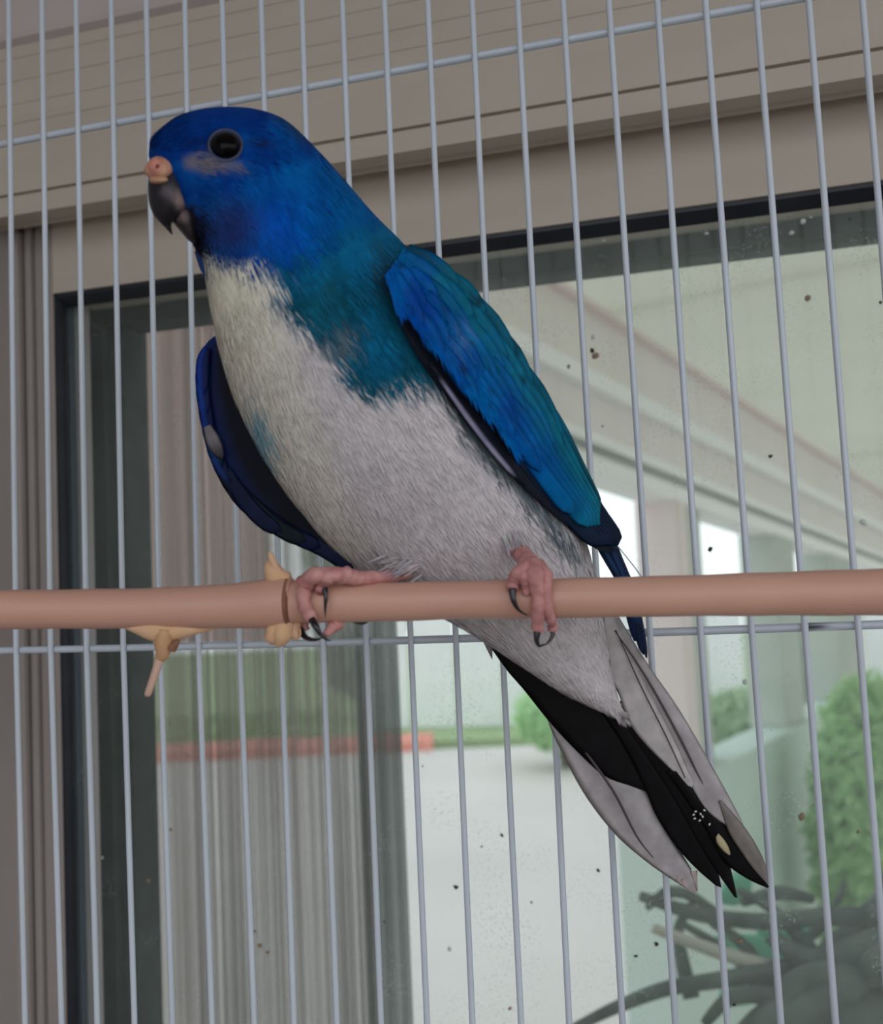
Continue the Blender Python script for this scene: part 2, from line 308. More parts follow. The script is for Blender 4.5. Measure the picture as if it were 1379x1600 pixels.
def strip(name, y0, y1, out, mt, s0=s0, s1=s1, back=-.05, bev=.004):
    h0, h1 = (hgt(y0) if not isinstance(y0, float) else y0), (hgt(y1) if not isinstance(y1, float) else y1)
    G = []
    for s in (s0, s1):
        b = PA + dW * s; G.append([b + nH * out + [0, 0, h0], b + nH * out + [0, 0, h1], b + nH * back + [0, 0, h1], b + nH * back + [0, 0, h0]])
    return MB().grid(G, True, True).build(name, mt, sun, smooth=False, bevel=bev)
strip('moulding', 362, 374, .02, M['sunP'])
strip('header_board', 370, 502, .0, M['sunA'])
strip('moulding', 502, 534, .035, M['sunW'])
strip('header_board', 532, 616, .012, M['sunA'])
strip('moulding', 614, 634, .03, M['sunW'])
strip('moulding', 640, 652, .018, M['sunG'])
strip('moulding', 654, 688, .028, M['sunW'])
ZSILL = (PA + dW * spt(1150) + [0, 0, hgt(1000)])[2]
d_ = R3.T @ np.array([(1150 - CX) / F, (1165 - CY) / F, 1.0]); ZSILL = (CAM + d_ * (np.dot(PA - CAM, nH) / np.dot(d_, nH)))[2]
def post(p0, p1, mt, d0=-.06, d1=.03):
    G = []
    a, b = PA + dW * spt(p0), PA + dW * spt(p1)
    zt = hgt(688) + .004
    G = [[a + nH * d1 + [0, 0, zt], b + nH * d1 + [0, 0, zt], b + nH * d0 + [0, 0, zt], a + nH * d0 + [0, 0, zt]]]
    G.append([np.array([p[0], p[1], GZ if mt is None else ZSILL]) for p in G[0]])
    return MB().grid(G, True, True).build('post', mt, sun, smooth=False, bevel=.004)
post(1046, 1062, M['sunP']); post(1062, 1098, M['sunG'], d1=.01)
post(1200, 1232, M['sunG']); post(1290, 1322, M['sunG']); post(1322, 1334, M['sunW'], d1=.04)
G = []
for s_ in (spt(985), s1):
    b = PA + dW * s_; G.append([[*(b + nH * .05)[:2], ZSILL], [*(b + nH * .05)[:2], GZ], [*(b - nH * .05)[:2], GZ], [*(b - nH * .05)[:2], ZSILL]])
MB().grid(G, True, True).build('low_wall', mat('pale_aqua_wall', lin(190, 208, 200), .7, lin(204, 218, 210), 2.5), sun, smooth=False, bevel=.006)
gwl = tag(bpy.data.objects.new('wall_haze', None), kind='structure'); COL.objects.link(gwl)  # added white wall, stands in for the bright haze seen through the openings
g0 = onZ(575, 1140, GZ); g1 = onZ(1500, 1118, GZ); gd = (g1 - g0)[:2]; ga = math.atan2(gd[1], gd[0]); gb = None
for k in range(12):
    if gb is None: gb = MB().box((0, 0, 0), (float(np.linalg.norm(gd)) / 12 - .03, .05, .92)).build('wall_panel', mat('white_haze_wall', lin(236, 236, 234), .7, lin(226, 226, 226), 4), gwl, smooth=False, bevel=.01); o = gb
    else: o = gb.copy(); COL.objects.link(o); o.parent = gwl
    o.location = (g0[0] + gd[0] * k / 12, g0[1] + gd[1] * k / 12, GZ); o.rotation_euler = (0, 0, ga)
# ceiling panels
ceil = tag(bpy.data.objects.new('ceiling_sunroom', None), kind='structure'); COL.objects.link(ceil)
M['ceilp'] = mat('sunroom_ceiling_panel', lin(222, 220, 210), .8, lin(228, 226, 216), 3, transl=.62)
sa, sb = spt(945, 480), spt(1292, 700); stp = (sb - sa)
k = -2
for k in range(-2, 4):
    for j in range(0, 2):
        if sa + (k + 1) * stp < s0 + .1: continue
        u0, u1 = max(sa + k * stp, s0), sa + (k + 1) * stp - .006; w0, w1 = j * 1.3, (j + 1) * 1.3 - .006
        G = [[PA + dW * u + nH * w + [0, 0, z] for u, w in ((u0, w0), (u1, w0), (u1, w1), (u0, w1))] for z in (0.0, .03)]
        if k == -2 and j == 0: pass
        MB().grid(G, True, True).build('ceiling_panel', M['ceilp'], ceil, smooth=False, bevel=.003)

# dark end post and pleated sheer curtain beyond the glass
M['smoke'] = mat('smoky_screen', (.06, .075, .072), .8, (.09, .105, .10), 30, (6, 6, .2), alpha=.70, fold_shade=150)
m = MB(); G = []
for px in np.linspace(526, 592, 41):
    zz = .56 + .004 * math.sin(px * .9) + .002 * math.sin(px * 2.3); G.append([at(px, 300, zz) * [1, 1, 0] + [0, 0, .32], at(px, 300, zz) * [1, 1, 0] + [0, 0, GZ + .05]])
cur2 = m.grid(G).build('dark_curtain', M['smoke']); md = cur2.modifiers.new('thick', 'SOLIDIFY'); md.thickness = .0006
tag(cur2, 'narrow dark see-through curtain strip left of the bright patio view', 'curtain')
M['sheer'] = mat('sheer_curtain_cloth', lin(160, 144, 140), .9, lin(186, 168, 164), 60, (9, 9, .12), transl=.3, alpha=.50, fold_shade=120)
m = MB(); G = []
px = 150.0
rs = np.random.RandomState(3); xs = [150.0]
while xs[-1] < 562: xs.append(xs[-1] + (rs.uniform(5, 9) if xs[-1] > 290 else rs.uniform(12, 30)))
for i, px in enumerate(xs):
    amp = .008 if px > 290 else .003
    zz = .54 + amp * (1 if i % 2 else -1) * rs.uniform(.5, 1); b = at(px, 900, zz); G.append([[b[0], b[1], .33], [b[0], b[1], GZ + .05]])
G = [[np.array(q, float) for q in r] for r in G]
Ga = crom(np.array([[*r[0][:2]] for r in G]), 420)
cur = MB().grid([[(p[0], p[1], .33), (p[0], p[1], GZ + .05)] for p in Ga]).build('sheer_curtain', M['sheer']); md = cur.modifiers.new('thick', 'SOLIDIFY'); md.thickness = .0004
tag(cur, 'pinkish sheer pleated curtain hanging outside the left half of the glass', 'curtain')

# ------------------------------------------------------------------ plant with dark branches behind the glass, lower right
M['dbr'] = mat('dark_speckled_branch', (.02, .03, .025), .85, (.10, .12, .10), 45, bump=.4, bscale=80)
M['tealleaf'] = mat('teal_leaf', lin(110, 190, 165), .6, lin(140, 215, 185), 10, transl=.4)
M['tanstalk'] = mat('tan_stalk', lin(165, 160, 145), .8, lin(180, 172, 158), 20)
pl = empty('potted_plant', 'dark tangled branches with teal strap leaves low right behind the glass', 'plant')
PZ = .62
def br(pts, w, mt='dbr', name='branch', dz=0.0):
    P = crom([[*at(a, b, PZ + c + dz)] for a, b, c in pts], 24); R = np.interp(np.linspace(0, 1, 24), np.linspace(0, 1, len(w)), np.array(w) / F * PZ)
    MB().tube(P, R, 8).build(name, M[mt], pl)
br([(890,1610,0),(960,1575,.01),(1040,1545,.0),(1130,1530,.02),(1240,1510,.03)], [7,10,12,14,16])
br([(1000,1400,.05),(1090,1428,.05),(1190,1440,.04),(1300,1432,.03),(1420,1436,.03)], [8,13,14,16,16])
br([(1400,1500,0),(1340,1520,.02),(1280,1560,.0),(1200,1600,.0),(1150,1650,0)], [34,36,34,30,26])
br([(1420,1580,0),(1330,1585,.01),(1240,1610,0),(1180,1660,0)], [30,34,30,24])
br([(1260,1590,.02),(1200,1540,.03),(1165,1480,.04),(1110,1440,.05)], [18,14,11,8])
br([(1300,1540,.03),(1262,1480,.03),(1205,1420,.05),(1150,1390,.06)], [20,14,10,6])
br([(1379,1470,.02),(1320,1490,.02),(1262,1500,.02),(1200,1460,.03)], [26,24,20,12])
br([(1080,1560,.03),(1065,1500,.04),(1060,1450,.05),(1085,1405,.06)], [14,12,9,6])
br([(1240,1480,.05),(1290,1440,.06),(1320,1380,.07)], [12,8,5])
br([(1160,1410,.06),(1215,1395,.07),(1270,1405,.07)], [8,13,8])
br([(1379,1400,.06),(1345,1450,.05),(1300,1480,.04),(1250,1560,.03)], [14,18,18,20])
br([(1100,1600,.0),(1140,1560,.0),(1190,1555,.01),(1250,1575,.0)], [8,12,14,20])
br([(1340,1440,.03),(1375,1400,.04),(1400,1340,.05)], [14,12,10])
br([(1230,1610,.0),(1225,1560,.0),(1250,1530,.0),(1300,1515,.0)], [20,20,18,16])
br([(1010,1420,.05),(1040,1395,.05),(1075,1398,.06),(1120,1425,.05)], [5,10,10,6])
br([(1060,1440,.05),(1110,1470,.05),(1150,1500,.05),(1185,1545,.04)], [5,8,8,10])
br([(1020,1450,.03),(1100,1480,.03),(1180,1505,.03),(1260,1520,.03)], [8,11,12,12], 'tanstalk', 'stalk')
def vane_px(Lp, Rp, z0, z1, th, mt, name, parent, n=16, m=5, camb=0.0, cols=None, jag=0):
    Lc, Rc = crom(Lp, n), crom(Rp, n); G = []; cs = []
    for side in (1, -1):
        pass
    for i in range(n):
        t = i / (n - 1); z = z0 + (z1 - z0) * t; row = []
        js = list(range(m)) + list(range(m - 2, 0, -1))
        for q, j in enumerate(js):
            u = j / (m - 1); s = -1 if q < m else 1
            w = 4 * u * (1 - u); p = Lc[i] * (1 - u) + Rc[i] * u
            row.append(at(p[0], p[1], z + s * th * (w ** .7) * .5 - camb * w)); 
            if cols is not None: cs.append(cols(t, u, p))
        G.append(row)
    return MB().grid(G, True, True, cs if cols is not None else None).build(name, mt, parent)
for Lp, Rp in ((([1110,1468],[1160,1490],[1210,1515],[1245,1508]), ([1115,1462],[1180,1460],[1225,1480],[1246,1502])),
               (([1120,1570],[1130,1535],[1160,1515],[1188,1530]), ([1122,1572],[1170,1570],[1190,1552],[1190,1534])),
               (([1120,1398],[1130,1380],[1150,1360],[1170,1348]), ([1124,1412],[1150,1415],[1172,1400],[1176,1356])),
               (([1180,1455],[1210,1440],[1250,1440],[1280,1452]), ([1182,1462],[1210,1480],[1250,1478],[1282,1458]))):
    vane_px(Lp, Rp, PZ + .10, PZ + .09, .004, M['tealleaf'], 'leaf', pl)

# ------------------------------------------------------------------ bird cage back: every wire a part
TOP = {0:(15.7,218),1:(68,208),2:(121.7,199),3:(177,190),4:(232,180),5:(292,170),6:(351,160),7:(412,145),8:(475.4,130),9:(538.8,117.6),10:(604.7,108.6),11:(672.2,97.3),12:(741,81),13:(812,69),14:(882.7,57.3),15:(953.8,45),16:(1028.5,32),17:(1103,20),18:(1182,10),19:(1263,0),20:(1347,0)}
LOW = {0:(25,1014.6),1:(79,1014),2:(135,1013),3:(192.5,1012.4),4:(250,1011.5),5:(310,1010),6:(374,1008),7:(439,1009),8:(504,1005.5),9:(572,1004),10:(641.6,1000.4),11:(712,999.6),12:(784,998),13:(860,995),14:(937,992),15:(1015,988),16:(1094,986),17:(1174,982),18:(1257,979),19:(1340,976),20:(1424,973)}
BOT = {0:39,1:96,2:152,3:210,4:269,5:331,6:397,7:459,8:526,9:595,10:667,11:738,12:814,13:889}
cage = empty('bird_cage', 'white wire cage back wall behind the parakeet', 'cage')
for i in range(-5, 27):
    if i in TOP:
        a, b = onY(*TOP[i], 0), onY(*LOW[i], 0); top = a + (a - b) * ((.30 - a[2]) / (a[2] - b[2]))
        if i in BOT: c = onY(BOT[i], 1600, 0); d = c + (c - b) * ((-.25 - c[2]) / (c[2] - b[2])); pts = [top, a, b, c, d]
        else: pts = [top, a, b, b + (b - a) * ((-.25 - b[2]) / (b[2] - a[2]))]
    else: pts = [(i * .0127, 0, .30), (i * .0127, 0, 0), (i * .0127, 0, -.25)]
    MB().tube(pts, .00084, 12).build('wire', M['wire'], cage)
hy = .0016
up_ = [onY(*TOP[i], 0) for i in range(0, 19)]; lo_ = [onY(*LOW[i], 0) for i in range(0, 20)]
for row, xl in ((up_, None), (lo_, None)):
    R_ = crom([np.array([-.07, 0, row[0][2]])] + [np.array(p) for p in row] + [np.array([.34, 0, row[-1][2]])], 60); R_[:, 1] = hy
    # soften measured jitter
    zz = np.poly1d(np.polyfit(R_[:, 0], R_[:, 2], 3))(R_[:, 0]); R_[:, 2] = zz
    MB().tube(R_, .00108, 12).build('cross_wire', M['wire'], cage)
for z in (.30, -.25):
    MB().tube([(-.07, hy, z), (.34, hy, z)], .0015, 12).build('cross_wire', M['wire'], cage)

# ------------------------------------------------------------------ perch
PP = [(-60,923,984),(0,922,983),(200,919.5,982),(300,916,982),(380,910,982),(430,903,981),(446,900.5,981),(452,902,980),(457,907,976),(470,908.5,974),(500,909,973),(620,910,971),(700,908,967.5),(880,903.5,965.5),(1060,899,963),(1220,893.5,962),(1379,888,962),(1450,886,962)]
PX = np.array([p[0] for p in PP], float)
def pz(x): return .222 - .011e-3 * x
def pcy(x): return np.interp(x, PX, [(p[1] + p[2]) / 2 for p in PP])
def prr(x): return np.interp(x, PX, [(p[2] - p[1]) / 2 for p in PP]) / F * pz(x)
perch = empty('wooden_perch', 'pinkish tan natural branch perch with a node, under the parakeet', 'perch')
xs = np.concatenate([np.linspace(-60, 420, 40), np.linspace(424, 480, 25), np.linspace(490, 1450, 60)])
M['perch'] = mat('peeled_branch', lin(196, 147, 130), .42, lin(212, 164, 143), 60, (.3, 1, 1), .12, 160, spec=.45, bdist=.0004)
def pcol(x): return 0
MB().tube([at(x, pcy(x), pz(x)) for x in xs], [prr(x) * (1 + .012 * math.sin(x * .05)) for x in xs], 40).build('stem', M['perch'], perch)
xs = np.linspace(449, 457, 5)
M['ring'] = mat('brown_node', lin(125, 82, 62), .7, lin(145, 98, 75), 200)
MB().tube([at(x, pcy(x) - (x - 453) * .1, pz(x)) for x in xs], [prr(x) * q for x, q in zip(xs, (1.0, 1.02, 1.035, 1.03, 1.0))], 40).build('node_ring', M['ring'], perch)
M['bud'] = mat('pale_bud', lin(205, 165, 120), .7, lin(225, 180, 150), 150, bump=.4, bscale=300)
M['budp'] = mat('pinkish_bud', lin(205, 160, 140), .7, lin(215, 175, 130), 200, bump=.4, bscale=300)
def pxtube(pts, m=10, n=16):
    A = crom(pts, n); return [at(a[0], a[1], a[2]) for a in A], [max(a[3], .3) / F * a[2] for a in A]
def pxt(pts, name, mt, parent, n=16, m=10):
    P, Rr = pxtube(pts, n=n); return MB().tube(P, Rr, m).build(name, mt, parent)
# long swelling bud under the branch and its twig
pxt([(190,976,.2195,4),(215,980,.219,11),(240,985,.2185,17),(265,988,.2185,17),(290,982,.2185,14),(320,979,.219,9),(350,975,.2195,4)], 'bud', M['bud'], perch, 24)
pxt([(258,985,.2175,12),(256,1003,.217,15),(254,1020,.217,12),(249,1030,.217,8)], 'twig_collar', mat('ochre_collar', lin(180,135,95), .8, lin(200,160,120), 200), perch)
pxt([(268,1012,.2165,9),(276,1004,.216,5),(279,999,.216,2)], 'twig_collar', M['ring'], perch)
pxt([(250,1028,.217,7.5),(243,1050,.2165,6.5),(236,1070,.216,6),(231,1084,.216,5.5),(230,1088,.216,3)], 'twig', mat('pink_twig', lin(205,168,150), .7, lin(190,150,135), 120), perch)
pxt([(436,910,.218,22),(428,895,.217,16),(423,885,.217,12),(421,876,.217,6)], 'bud', M['budp'], perch)
pxt([(444,905,.217,14),(432,890,.216,7),(425,874,.216,6),(421,863,.216,3)], 'bud', M['budp'], perch)
pxt([(440,972,.217,20),(428,992,.216,16),(418,1000,.216,9)], 'bud', M['budp'], perch)
pxt([(445,975,.216,18),(440,995,.215,15),(433,1009,.215,5)], 'bud', M['budp'], perch)
pxt([(455,975,.217,16),(460,990,.216,10),(468,998,.216,4)], 'bud', M['budp'], perch)
for k in range(14):
    a = rng.uniform(440, 470); pxt([(a, 982, .2155, 1.8), (a + rng.uniform(-2, 5), 992, .215, 1.4), (a + rng.uniform(-3, 9), 1000 - abs(a - 452) * .2, .215, .6)], 'fibre', M['bud'], perch, 6, 5)

# ------------------------------------------------------------------ THE PARAKEET
bird = empty('parakeet', 'blue and white parakeet gripping the branch perch, head turned left', 'bird')
ST = [(232,242,234,252,.2160,.0025),(235,222,245,272,.2160,.0065),(249,203,268,308,.2160,.0100),(276,182,287,348,.2165,.0125),(318,170,301,380,.2170,.0140),(365,167,312,402,.2180,.0150),
      (408,172,318,424,.2190,.0160),(448,189,324,456,.2200,.0170),(490,228,331,494,.2210,.0180),(536,279,342,541,.2220,.0192),(582,332,356,590,.2235,.0205),(622,372,375,640,.2245,.0215),
      (655,410,402,695,.2260,.0220),(700,460,432,745,.2275,.0220),(748,525,466,793,.2290,.0215),(793,592,503,838,.2310,.0207),(835,658,545,878,.2330,.0195),(870,728,592,915,.2350,.0180),
      (897,790,648,942,.2370,.0160),(915,845,700,968,.2385,.0140),(930,900,755,1000,.2395,.0115),(940,950,812,1037,.2400,.0088),(948,1005,868,1073,.2405,.0064),(957,1058,920,1099,.2408,.0042),(966,1096,953,1111,.2410,.0020),(968,1108,964,1113,.2412,.0006)]
NS, NR = 220, 150
S = crom(ST, NS)
def fbm(x, y, sc=1.0, seed=0):
    v = 0
    for o in range(4):
        f = sc * 2 ** o; v += (math.sin(x * f * 1.3 + y * f * .7 + seed + o * 1.7) * math.cos(y * f * 1.1 - x * f * .6 + seed * 1.3 + o)) / 2 ** o
    return v * .6
def seg_sd(p, poly):  # signed distance to a polygon, negative inside
    d = 1e9; ins = False; n = len(poly); x, y = p
    for i in range(n):
        ax, ay = poly[i]; bx, by = poly[(i + 1) % n]; ex, ey = bx - ax, by - ay; t = max(0, min(1, ((x - ax) * ex + (y - ay) * ey) / (ex * ex + ey * ey + 1e-9)))
        d = min(d, math.hypot(x - ax - ex * t, y - ay - ey * t))
        if (ay > y) != (by > y) and x < (bx - ax) * (y - ay) / (by - ay) + ax: ins = not ins
    return -d if ins else d
def sm(d, w): t = max(0, min(1, .5 - d / (2 * w))); return t * t * (3 - 2 * t)
def mixc(a, b, t): return tuple(a[i] * (1 - t) + b[i] * t for i in range(3))
cl = lambda *a: lin(*a)
C_WHITE = (.62, .565, .585); C_CREAM = (.76, .72, .60); C_PINKW = (.55, .49, .52)
C_TEAL = (.002, .105, .235); C_TEALG = (.004, .085, .14); C_BLUE = (.0, .055, .36); C_HEAD = (.0, .032, .21); C_AZ = (.0, .11, .40); C_DARK = (.012, .013, .018)
POLY_COL = [(300,120),(700,120),(760,420),(760,660),(722,640),(690,604),(640,600),(585,618),(545,610),(520,580),(505,545),(478,512),(440,490),(422,465),(418,430),(418,408),(370,411),(345,412),(322,404),(318,428),(306,420),(180,380),(180,120)]
POLY_HEAD = [(180,100),(520,100),(560,290),(610,340),(580,355),(540,350),(500,378),(440,400),(415,408),(345,414),(320,406),(316,430),(180,400)]
POLY_CHIN = [(262,330),(300,322),(318,345),(326,380),(330,405),(318,415),(300,395),(270,370)]
POLY_NAPE = [(425,183),(455,190),(480,215),(468,220),(450,205)]
POLY_LORE = [(288,248),(318,234),(335,250),(375,255),(372,262),(340,262),(318,268),(290,262)]
POLY_CYAN = [(385,610),(398,640),(412,640),(414,690),(420,718),(404,712),(388,670)]
POLY_FL = [(700,560),(745,640),(800,720),(860,790),(905,850),(900,880),(870,850),(820,790),(770,740),(720,680),(690,630)]
def body_col(px, py, jit=0.0):
    n1 = fbm(px, py, .02, 1); n2 = fbm(px, py, .045, 4); n3 = fbm(px, py, .09, 9)
    q = (px + n1 * 7 + n3 * 3 + jit, py + n2 * 7 + n1 * 3 + jit)
    # whites
    w = C_WHITE
    w = mixc(w, C_CREAM, max(0, min(1, (620 - py) / 180)) * max(0, min(1, (480 - px) / 100)))
    dl = px - (345 + max(0, py - 420) * .43)
    w = mixc(w, C_CREAM, .6 * sm(dl - 40, 40) * (1 if py < 860 else 0))
    w = mixc(w, C_PINKW, .6 * sm(math.hypot((px - 640) / 1.5, py - 790) - 90, 70))
    w = tuple(c * (1 + .05 * n2) for c in w)
    c = w
    k = sm(seg_sd(q, POLY_COL), 13)
    if k > 0:
        t = mixc(C_TEAL, C_TEALG, max(0, min(1, .5 + n1 * .9 + (py - 420) / 300)))
        t = tuple(max(0, v * (1 + .35 * n2)) for v in t)
        # gray-beige flecks in the collar
        kg = sm(math.hypot(px - 525, (py - 520) * .8) - 14 - 8 * n3, 16); t = mixc(t, (.3, .27, .27), .45 * kg)
        t = mixc(t, (.03, .05, .05), .6 * sm(math.hypot(px - 595, (py - 420) * .6) - 16, 24))
        h = sm(seg_sd(q, POLY_HEAD), 16)
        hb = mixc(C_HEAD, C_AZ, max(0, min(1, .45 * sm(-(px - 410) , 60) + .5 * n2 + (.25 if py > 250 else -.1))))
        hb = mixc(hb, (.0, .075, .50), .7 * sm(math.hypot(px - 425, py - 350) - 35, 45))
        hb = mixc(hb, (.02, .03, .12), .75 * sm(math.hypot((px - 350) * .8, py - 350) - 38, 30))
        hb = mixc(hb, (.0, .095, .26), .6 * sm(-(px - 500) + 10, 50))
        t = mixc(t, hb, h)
        t = mixc(t, (.02, .035, .03), .7 * sm(seg_sd(q, POLY_NAPE), 8))
        t = mixc(t, C_DARK, .95 * sm(seg_sd(q, POLY_CHIN), 8))
        t = mixc(t, (.15, .13, .15), .95 * sm(seg_sd((px, py), POLY_LORE), 9))
        t = mixc(t, (.01, .012, .03), .75 * sm(math.hypot((px - 405) / 3, py - 221) - 5, 5))
        t = mixc(t, (.004, .01, .06), .6 * sm(math.hypot((px - 305) / 2.6, py - 222) - 8, 9))
        c = mixc(c, t, k)
    c = mixc(c, (.06, .33, .48), .85 * sm(seg_sd(q, POLY_CYAN), 9))
    c = mixc(c, (.02, .06, .08), .9 * sm(seg_sd(q, POLY_FL), 16))
    # thin dark lines on vent feathers
    c = mixc(c, (.12, .09, .10), .6 * sm(seg_sd(q, [(560,850),(575,856),(606,878),(618,893),(600,890),(580,868)]), 6))
    return c
verts = []; cols = []
pxy = np.zeros((NS, NR, 3))
for i in range(NS):
    ux, uy, lx, ly, z, hd = S[i]; mx, my = (ux + lx) / 2, (uy + ly) / 2; hx, hy_ = (ux - lx) / 2, (uy - ly) / 2
    for j in range(NR):
        a = 2 * math.pi * j / NR; ca, sa_ = math.cos(a), math.sin(a)
        r = 1 + .006 * fbm(i * .12, j * .15, 1, 2)
        pxy[i, j] = (mx + hx * ca * r, my + hy_ * ca * r, z - hd * sa_ * r * (1 + .06 * sa_))
bm_ = MB(); G = []; cs = []
for i in range(NS):
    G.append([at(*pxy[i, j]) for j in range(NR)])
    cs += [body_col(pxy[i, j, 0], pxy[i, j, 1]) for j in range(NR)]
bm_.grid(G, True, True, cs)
M['plume'] = mat('soft_plumage', rough=.75, attr=True, attrib_noise=.10, nscale=350, bump=.15, bscale=420, spec=.06, bdist=.0003)
body = bm_.build('body', M['plume'], bird)
bvh = BVHTree.FromPolygons([Vector(v) for v in bm_.v], bm_.f)
def front(px, py, dflt=None):
    d = R3.T @ np.array([(px - CX) / F, (py - CY) / F, 1.0]); h = bvh.ray_cast(Vector(CAM), Vector(d).normalized())
    if h[0] is None: return dflt
    return float((R3 @ (np.array(h[0]) - CAM))[2])
# fine contour-feather barbs lying over the body (soft edges between colours)
fl = MB(); GA = np.array(G)
for k in range(34000):
    i = int(4 + rng.rand() * (NS - 12)); j = int(rng.rand() * NR)
    if rng.rand() > .25: j = int((rng.rand() * .56 - .03) * NR) % NR
    p = GA[i, j]; px, py, z = pxy[i, j]
    if math.hypot(px - 352, py - 227) < 32 and j < NR / 2: continue
    if px < 300 and 235 < py < 372 and i < 44: continue
    T = GA[min(i + 3, NS - 1), j] - GA[max(i - 3, 0), j]; T /= np.linalg.norm(T) + 1e-9
    Bn = GA[i, (j + 3) % NR] - GA[i, j - 3]; Bn /= np.linalg.norm(Bn) + 1e-9; N = np.cross(T, Bn); ctr = GA[i].mean(axis=0)
    if np.dot(N, p - ctr) < 0: N = -N
    d = T + Bn * rng.normal() * .16 + np.array([0, 0, -.1]); d /= np.linalg.norm(d)
    head = i < 70; Ln = rng.uniform(.0016, .0034) if head else rng.uniform(.003, .0065); w = rng.uniform(.00010, .00022) * (1 if head else 1.2)
    lift = rng.uniform(.005, .05); s = np.cross(N, d)
    c = body_col(px + rng.normal() * 8, py, rng.normal() * 6); e = rng.uniform(.95, 1.05) if c[0] > .2 else rng.uniform(.8, 1.2); c = tuple(v * e for v in c)
    b0 = p - N * .0002; b1 = p + d * Ln * .5 + N * Ln * lift * .8; b2 = p + d * Ln + N * Ln * lift * .6
    fl.add([b0 - s * w, b0 + s * w, b1 + s * w, b1 - s * w, b2], [(0, 1, 2, 3), (3, 2, 4)], [c] * 5)
pf = fl.build('plumage', M['plume'], bird); pf['kind'] = 'stuff'

# eye
def ell(px, py, z, rx_, ry_, rz_, name, mt, parent, n=14, m=24, rot=0):
    G = []
    for a in np.linspace(.02, math.pi - .02, n):
        row = []
        for b in np.linspace(0, 2 * math.pi, m, endpoint=False):
            u, w, q = math.sin(a) * math.cos(b) * rx_, math.sin(a) * math.sin(b) * ry_, -math.cos(a) * rz_
            row.append(at(px + u * math.cos(rot) - w * math.sin(rot), py + u * math.sin(rot) + w * math.cos(rot), z + q))
        G.append(row)
    return MB().grid(G, True, True).build(name, mt, parent)
ze = front(352, 227)
M['eye'] = mat('black_eye', (.002, .0015, .0015), .03, spec=.12)
eye = ell(352, 227, ze - .0002, 23.5, 22, .0028, 'eye', M['eye'], bird)
P = [at(352 + 25.5 * math.cos(a), 227 + 24 * math.sin(a), front(352 + 25.5 * math.cos(a), 227 + 24 * math.sin(a)) - .0001) for a in np.linspace(0, 2 * math.pi, 33)]
MB().tube(P, .00028, 8).build('eyelid', mat('grey_eyelid', (.07, .075, .10), .7, bump=.5, bscale=900), eye)
# beak
def loft(sts, name, mt, parent, n=24, m=28, cols=None):
    A = crom(sts, n); G = []; cs = []
    for r in A:
        ux, uy, lx, ly, z, hd = r; mx, my = (ux + lx) / 2, (uy + ly) / 2
        row = []
        for b in np.linspace(0, 2 * math.pi, m, endpoint=False):
            x, y_ = mx + (ux - lx) / 2 * math.cos(b), my + (uy - ly) / 2 * math.cos(b)
            row.append(at(x, y_, z - hd * math.sin(b)))
            if cols: cs.append(cols(x, y_))
        G.append(row)
    return MB().grid(G, True, True, cs if cols else None).build(name, mt, parent)
def beakc(x, y):
    c = (.020, .018, .023); c = mixc(c, (.36, .25, .24), .85 * sm(math.hypot(x - 284, (y - 312) * .8) - 10, 9)); c = mixc(c, (.16, .13, .15), .6 * sm(math.hypot(x - 262, y - 300) - 10, 12)); return c
M['beak'] = mat('dark_horn_beak', rough=.38, attr=True, attrib_noise=.25, nscale=500, bump=.3, bscale=300, spec=.15)
zb_ = .2090
bk_ = loft([(233,268,292,262,zb_,.0045),(231,285,297,286,zb_,.0052),(231,303,298,318,zb_,.0050),(234,322,290,338,zb_,.0042),(241,337,277,345,zb_,.0030),(250,348,268,350,zb_,.0018),(259,357,268,358,zb_ - .0002,.0010),(267,366,270,367,zb_ - .0003,.0002)], 'upper_beak', M['beak'], bird, cols=beakc)
loft([(270,330,306,325,zb_ + .001,.0042),(268,342,308,340,zb_ + .001,.0045),(274,352,308,356,zb_ + .001,.0042),(284,364,308,372,zb_ + .001,.0034),(294,376,308,384,zb_ + .0012,.002)], 'lower_beak', M['beak'], bird, cols=lambda x, y: mixc((.03, .022, .024), (.22, .15, .14), .7 * sm(math.hypot(x - 286, y - 338) - 8, 8)))
M['cere'] = mat('pink_cere', lin(176, 112, 100), .6, lin(206, 158, 130), 330, bump=.4, bscale=500)
cere = ell(252, 265, zb_ - .0006, 26, 22, .0054, 'cere', M['cere'], bird)
ell(243, 259, zb_ - .0045, 12, 12, .0012, 'nostril_bulge', mat('pink_nostril', lin(200, 130, 115), .5, bump=.3, bscale=500), cere)
ell(246, 260, zb_ - .0057, 3.2, 3.6, .0003, 'nostril', mat('nostril_hole', lin(120, 60, 55), .7), cere)
ell(233, 266, zb_ - .0020, 8, 10, .0018, 'nostril_bulge', M['cere'], cere)
ell(250, 281, zb_ - .0030, 17, 8, .0030, 'cere_lower_edge', mat('yellowish_cere', lin(196, 158, 120), .55, lin(180, 135, 110), 300, bump=.3, bscale=500), cere)

vane_px([(303,392),(307,405),(312,420),(318,430)], [(332,398),(332,410),(328,422),(320,431)], .2150, .2160, .002, mat('blue_tuft', (.0, .03, .16), .7), 'beard_tuft', bird, 8, 5)
